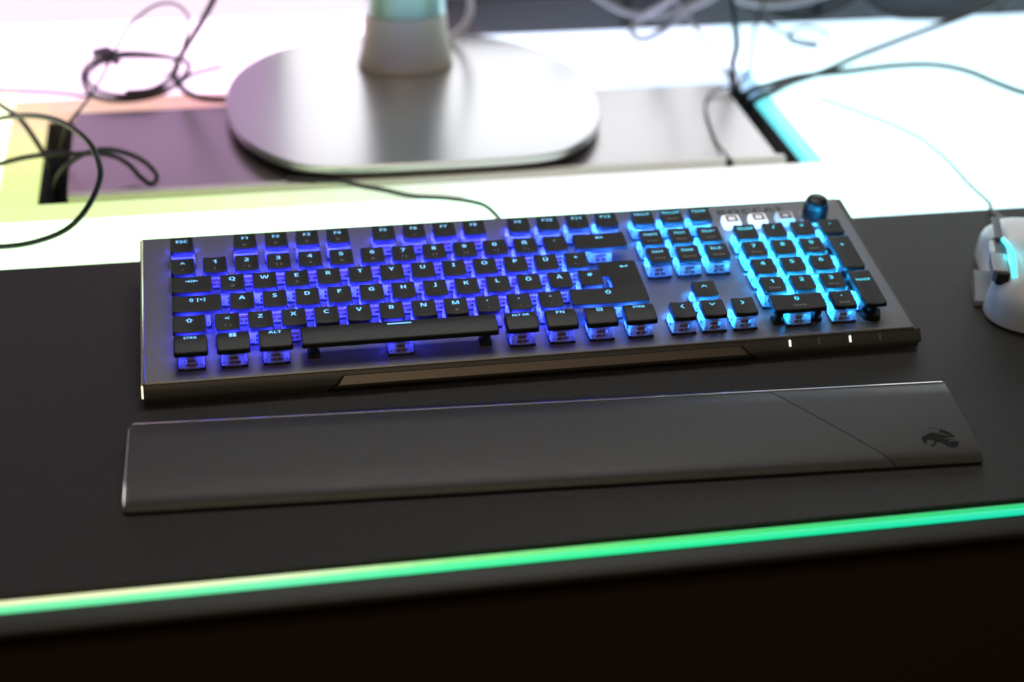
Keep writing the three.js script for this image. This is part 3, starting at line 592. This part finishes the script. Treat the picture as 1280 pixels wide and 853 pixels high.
cable('monitor_cable', 'grey cable bundled loosely at the back edge of the desk', [[228, 110, -476], [222, 60, -490], [212, 35, -512], [200, 14, -538], [191, 3, -536], [197, lay, -526], [220, 4, -532], [243, 20, -538], [265, 40, -524], [290, 90, -520]], 2.8, M.cableGrey);
cable('monitor_cable', 'thin grey cable slanting from the back edge into the slot', [[215, 80, -540], [223, 40, -536], [237, 20, -521], [245, 8, -493], [248, 2, -459], [250, -3, -430], [252, -40, -425]], 1.7, M.cableGrey);
cable('monitor_cable', 'dark cable rising from the slot over the lit top and off behind', [[700, 110, -500], [559, 40, -512], [525, 25, -512], [488, 14, -507], [437, 4, -494], [383, lay, -470], [333, lay, -434], [298, lay, -414], [273, 1, -390], [257, -2, -384], [252, -12, -388], [252, -40, -390]], 3.0, M.cable);
cable('monitor_cable', 'dark cable snaking flat across the cyan-lit side of the desk', [[620, lay, -330], [502, lay, -361], [486, lay, -372], [474, lay, -392], [459, lay, -423], [437, lay, -439], [401, lay, -441], [355, lay, -433], [309, lay, -426], [278, 0, -408], [258, -3, -402], [253, -12, -404], [253, -40, -405]], 2.9, M.cable);
cable('mouse_cable', 'thin mouse cable running from the mouse over the glowing desk top', [[364, 12, -104], [362, 9, -114], [361, 2.2, -140], [360, 1.6, -162], [363, 1.2, -170], [365, lay, -206], [366, lay, -259], [361, lay, -294], [351, lay, -318], [335, lay, -344], [310, lay, -380]], 1.6, M.cableGrey);
cable('monitor_cable', 'thin cable drooping over the front rail of the cover plate', [[250, -30, -402], [246, 0, -404], [228, -1, -403], [215, -2, -384], [206, -2, -347], [200, -2, -301], [199.5, 0, -280], [200.5, -3, -270], [200.5, -14, -268]], 1.0, M.cable);
cable('monitor_cable', 'pale cable hanging behind the neck of the monitor stand', [[8, 125, -468], [27, 88, -478], [37, 56, -488], [38.5, 36, -499], [32, 20, -508], [20, 12.5, -512], [8, 12.5, -514]], 2.9, M.cableWhite);
cable('tray_cable', 'short dark cable curling on the lit top before the cable tray', [[300, 20, -552], [318, 4, -535], [338, lay, -512], [352, lay, -498], [344, 0, -488], [326, 2, -494], [330, 4, -512], [352, 4, -524], [372, lay, -516]], 1.6, M.cable);
cable('tray_cable', 'thin black cable dropping from the cable tray at its far end', [[560, 55, -548], [566, 20, -532], [578, 2, -512], [598, lay, -498], [628, lay, -492]], 1.6, M.cable);
cable('tray_cable', 'grey cable looped over the front of the cable tray', [[120, 62, -545], [150, 40, -538], [185, 20, -536], [222, 16, -538], [262, 30, -540], [300, 62, -545]], 2.6, M.cableGrey);
cable('tray_cable', 'thick grey cable crossing the cable tray beside the teal-lit cable', [[250, 70, -520], [275, 36, -532], [310, 22, -538], [355, 24, -540], [400, 44, -540], [430, 80, -535]], 3.0, M.cableGrey);
cable('tray_cable', 'thin dark cable leaning from the cable tray to the slot corner', [[330, 60, -545], [310, 30, -530], [292, 8, -500], [278, lay, -462], [268, lay, -436], [258, -2, -424], [254, -30, -420]], 1.5, M.cable);
// dark tray with cable clutter at the back of the desk
{
  const t = thing('cable_tray', 'dark grey cable tray along the back edge of the desk', 'cable tray', [340, TOP, -590]);
  mesh('tray_body', merge([box(-340, 400, 0.3, 36, 0, 36, 3)]), M.tray, t);
  for (const x of [-150, 30, 210, 360]) mesh('tray_rib', box(x - 3, x + 3, 2, 33, 36.1, 38), M.black, t);
}
cable('tray_cable', 'black cable hanging in a flat bow in front of the cable tray', [[268, 60, -545], [292, 30, -546], [320, 12, -546], [347, 4, -545], [376, 8, -545], [400, 20, -546], [430, 60, -546]], 2.9, M.cable);
cable('tray_cable', 'black cable hanging in a deep bow at the end of the cable tray', [[380, 62, -544], [400, 30, -543], [430, 8, -542], [470, 2, -543], [510, 4, -544], [560, 30, -546]], 3.1, M.cable);
renderer.render(scene, camera);
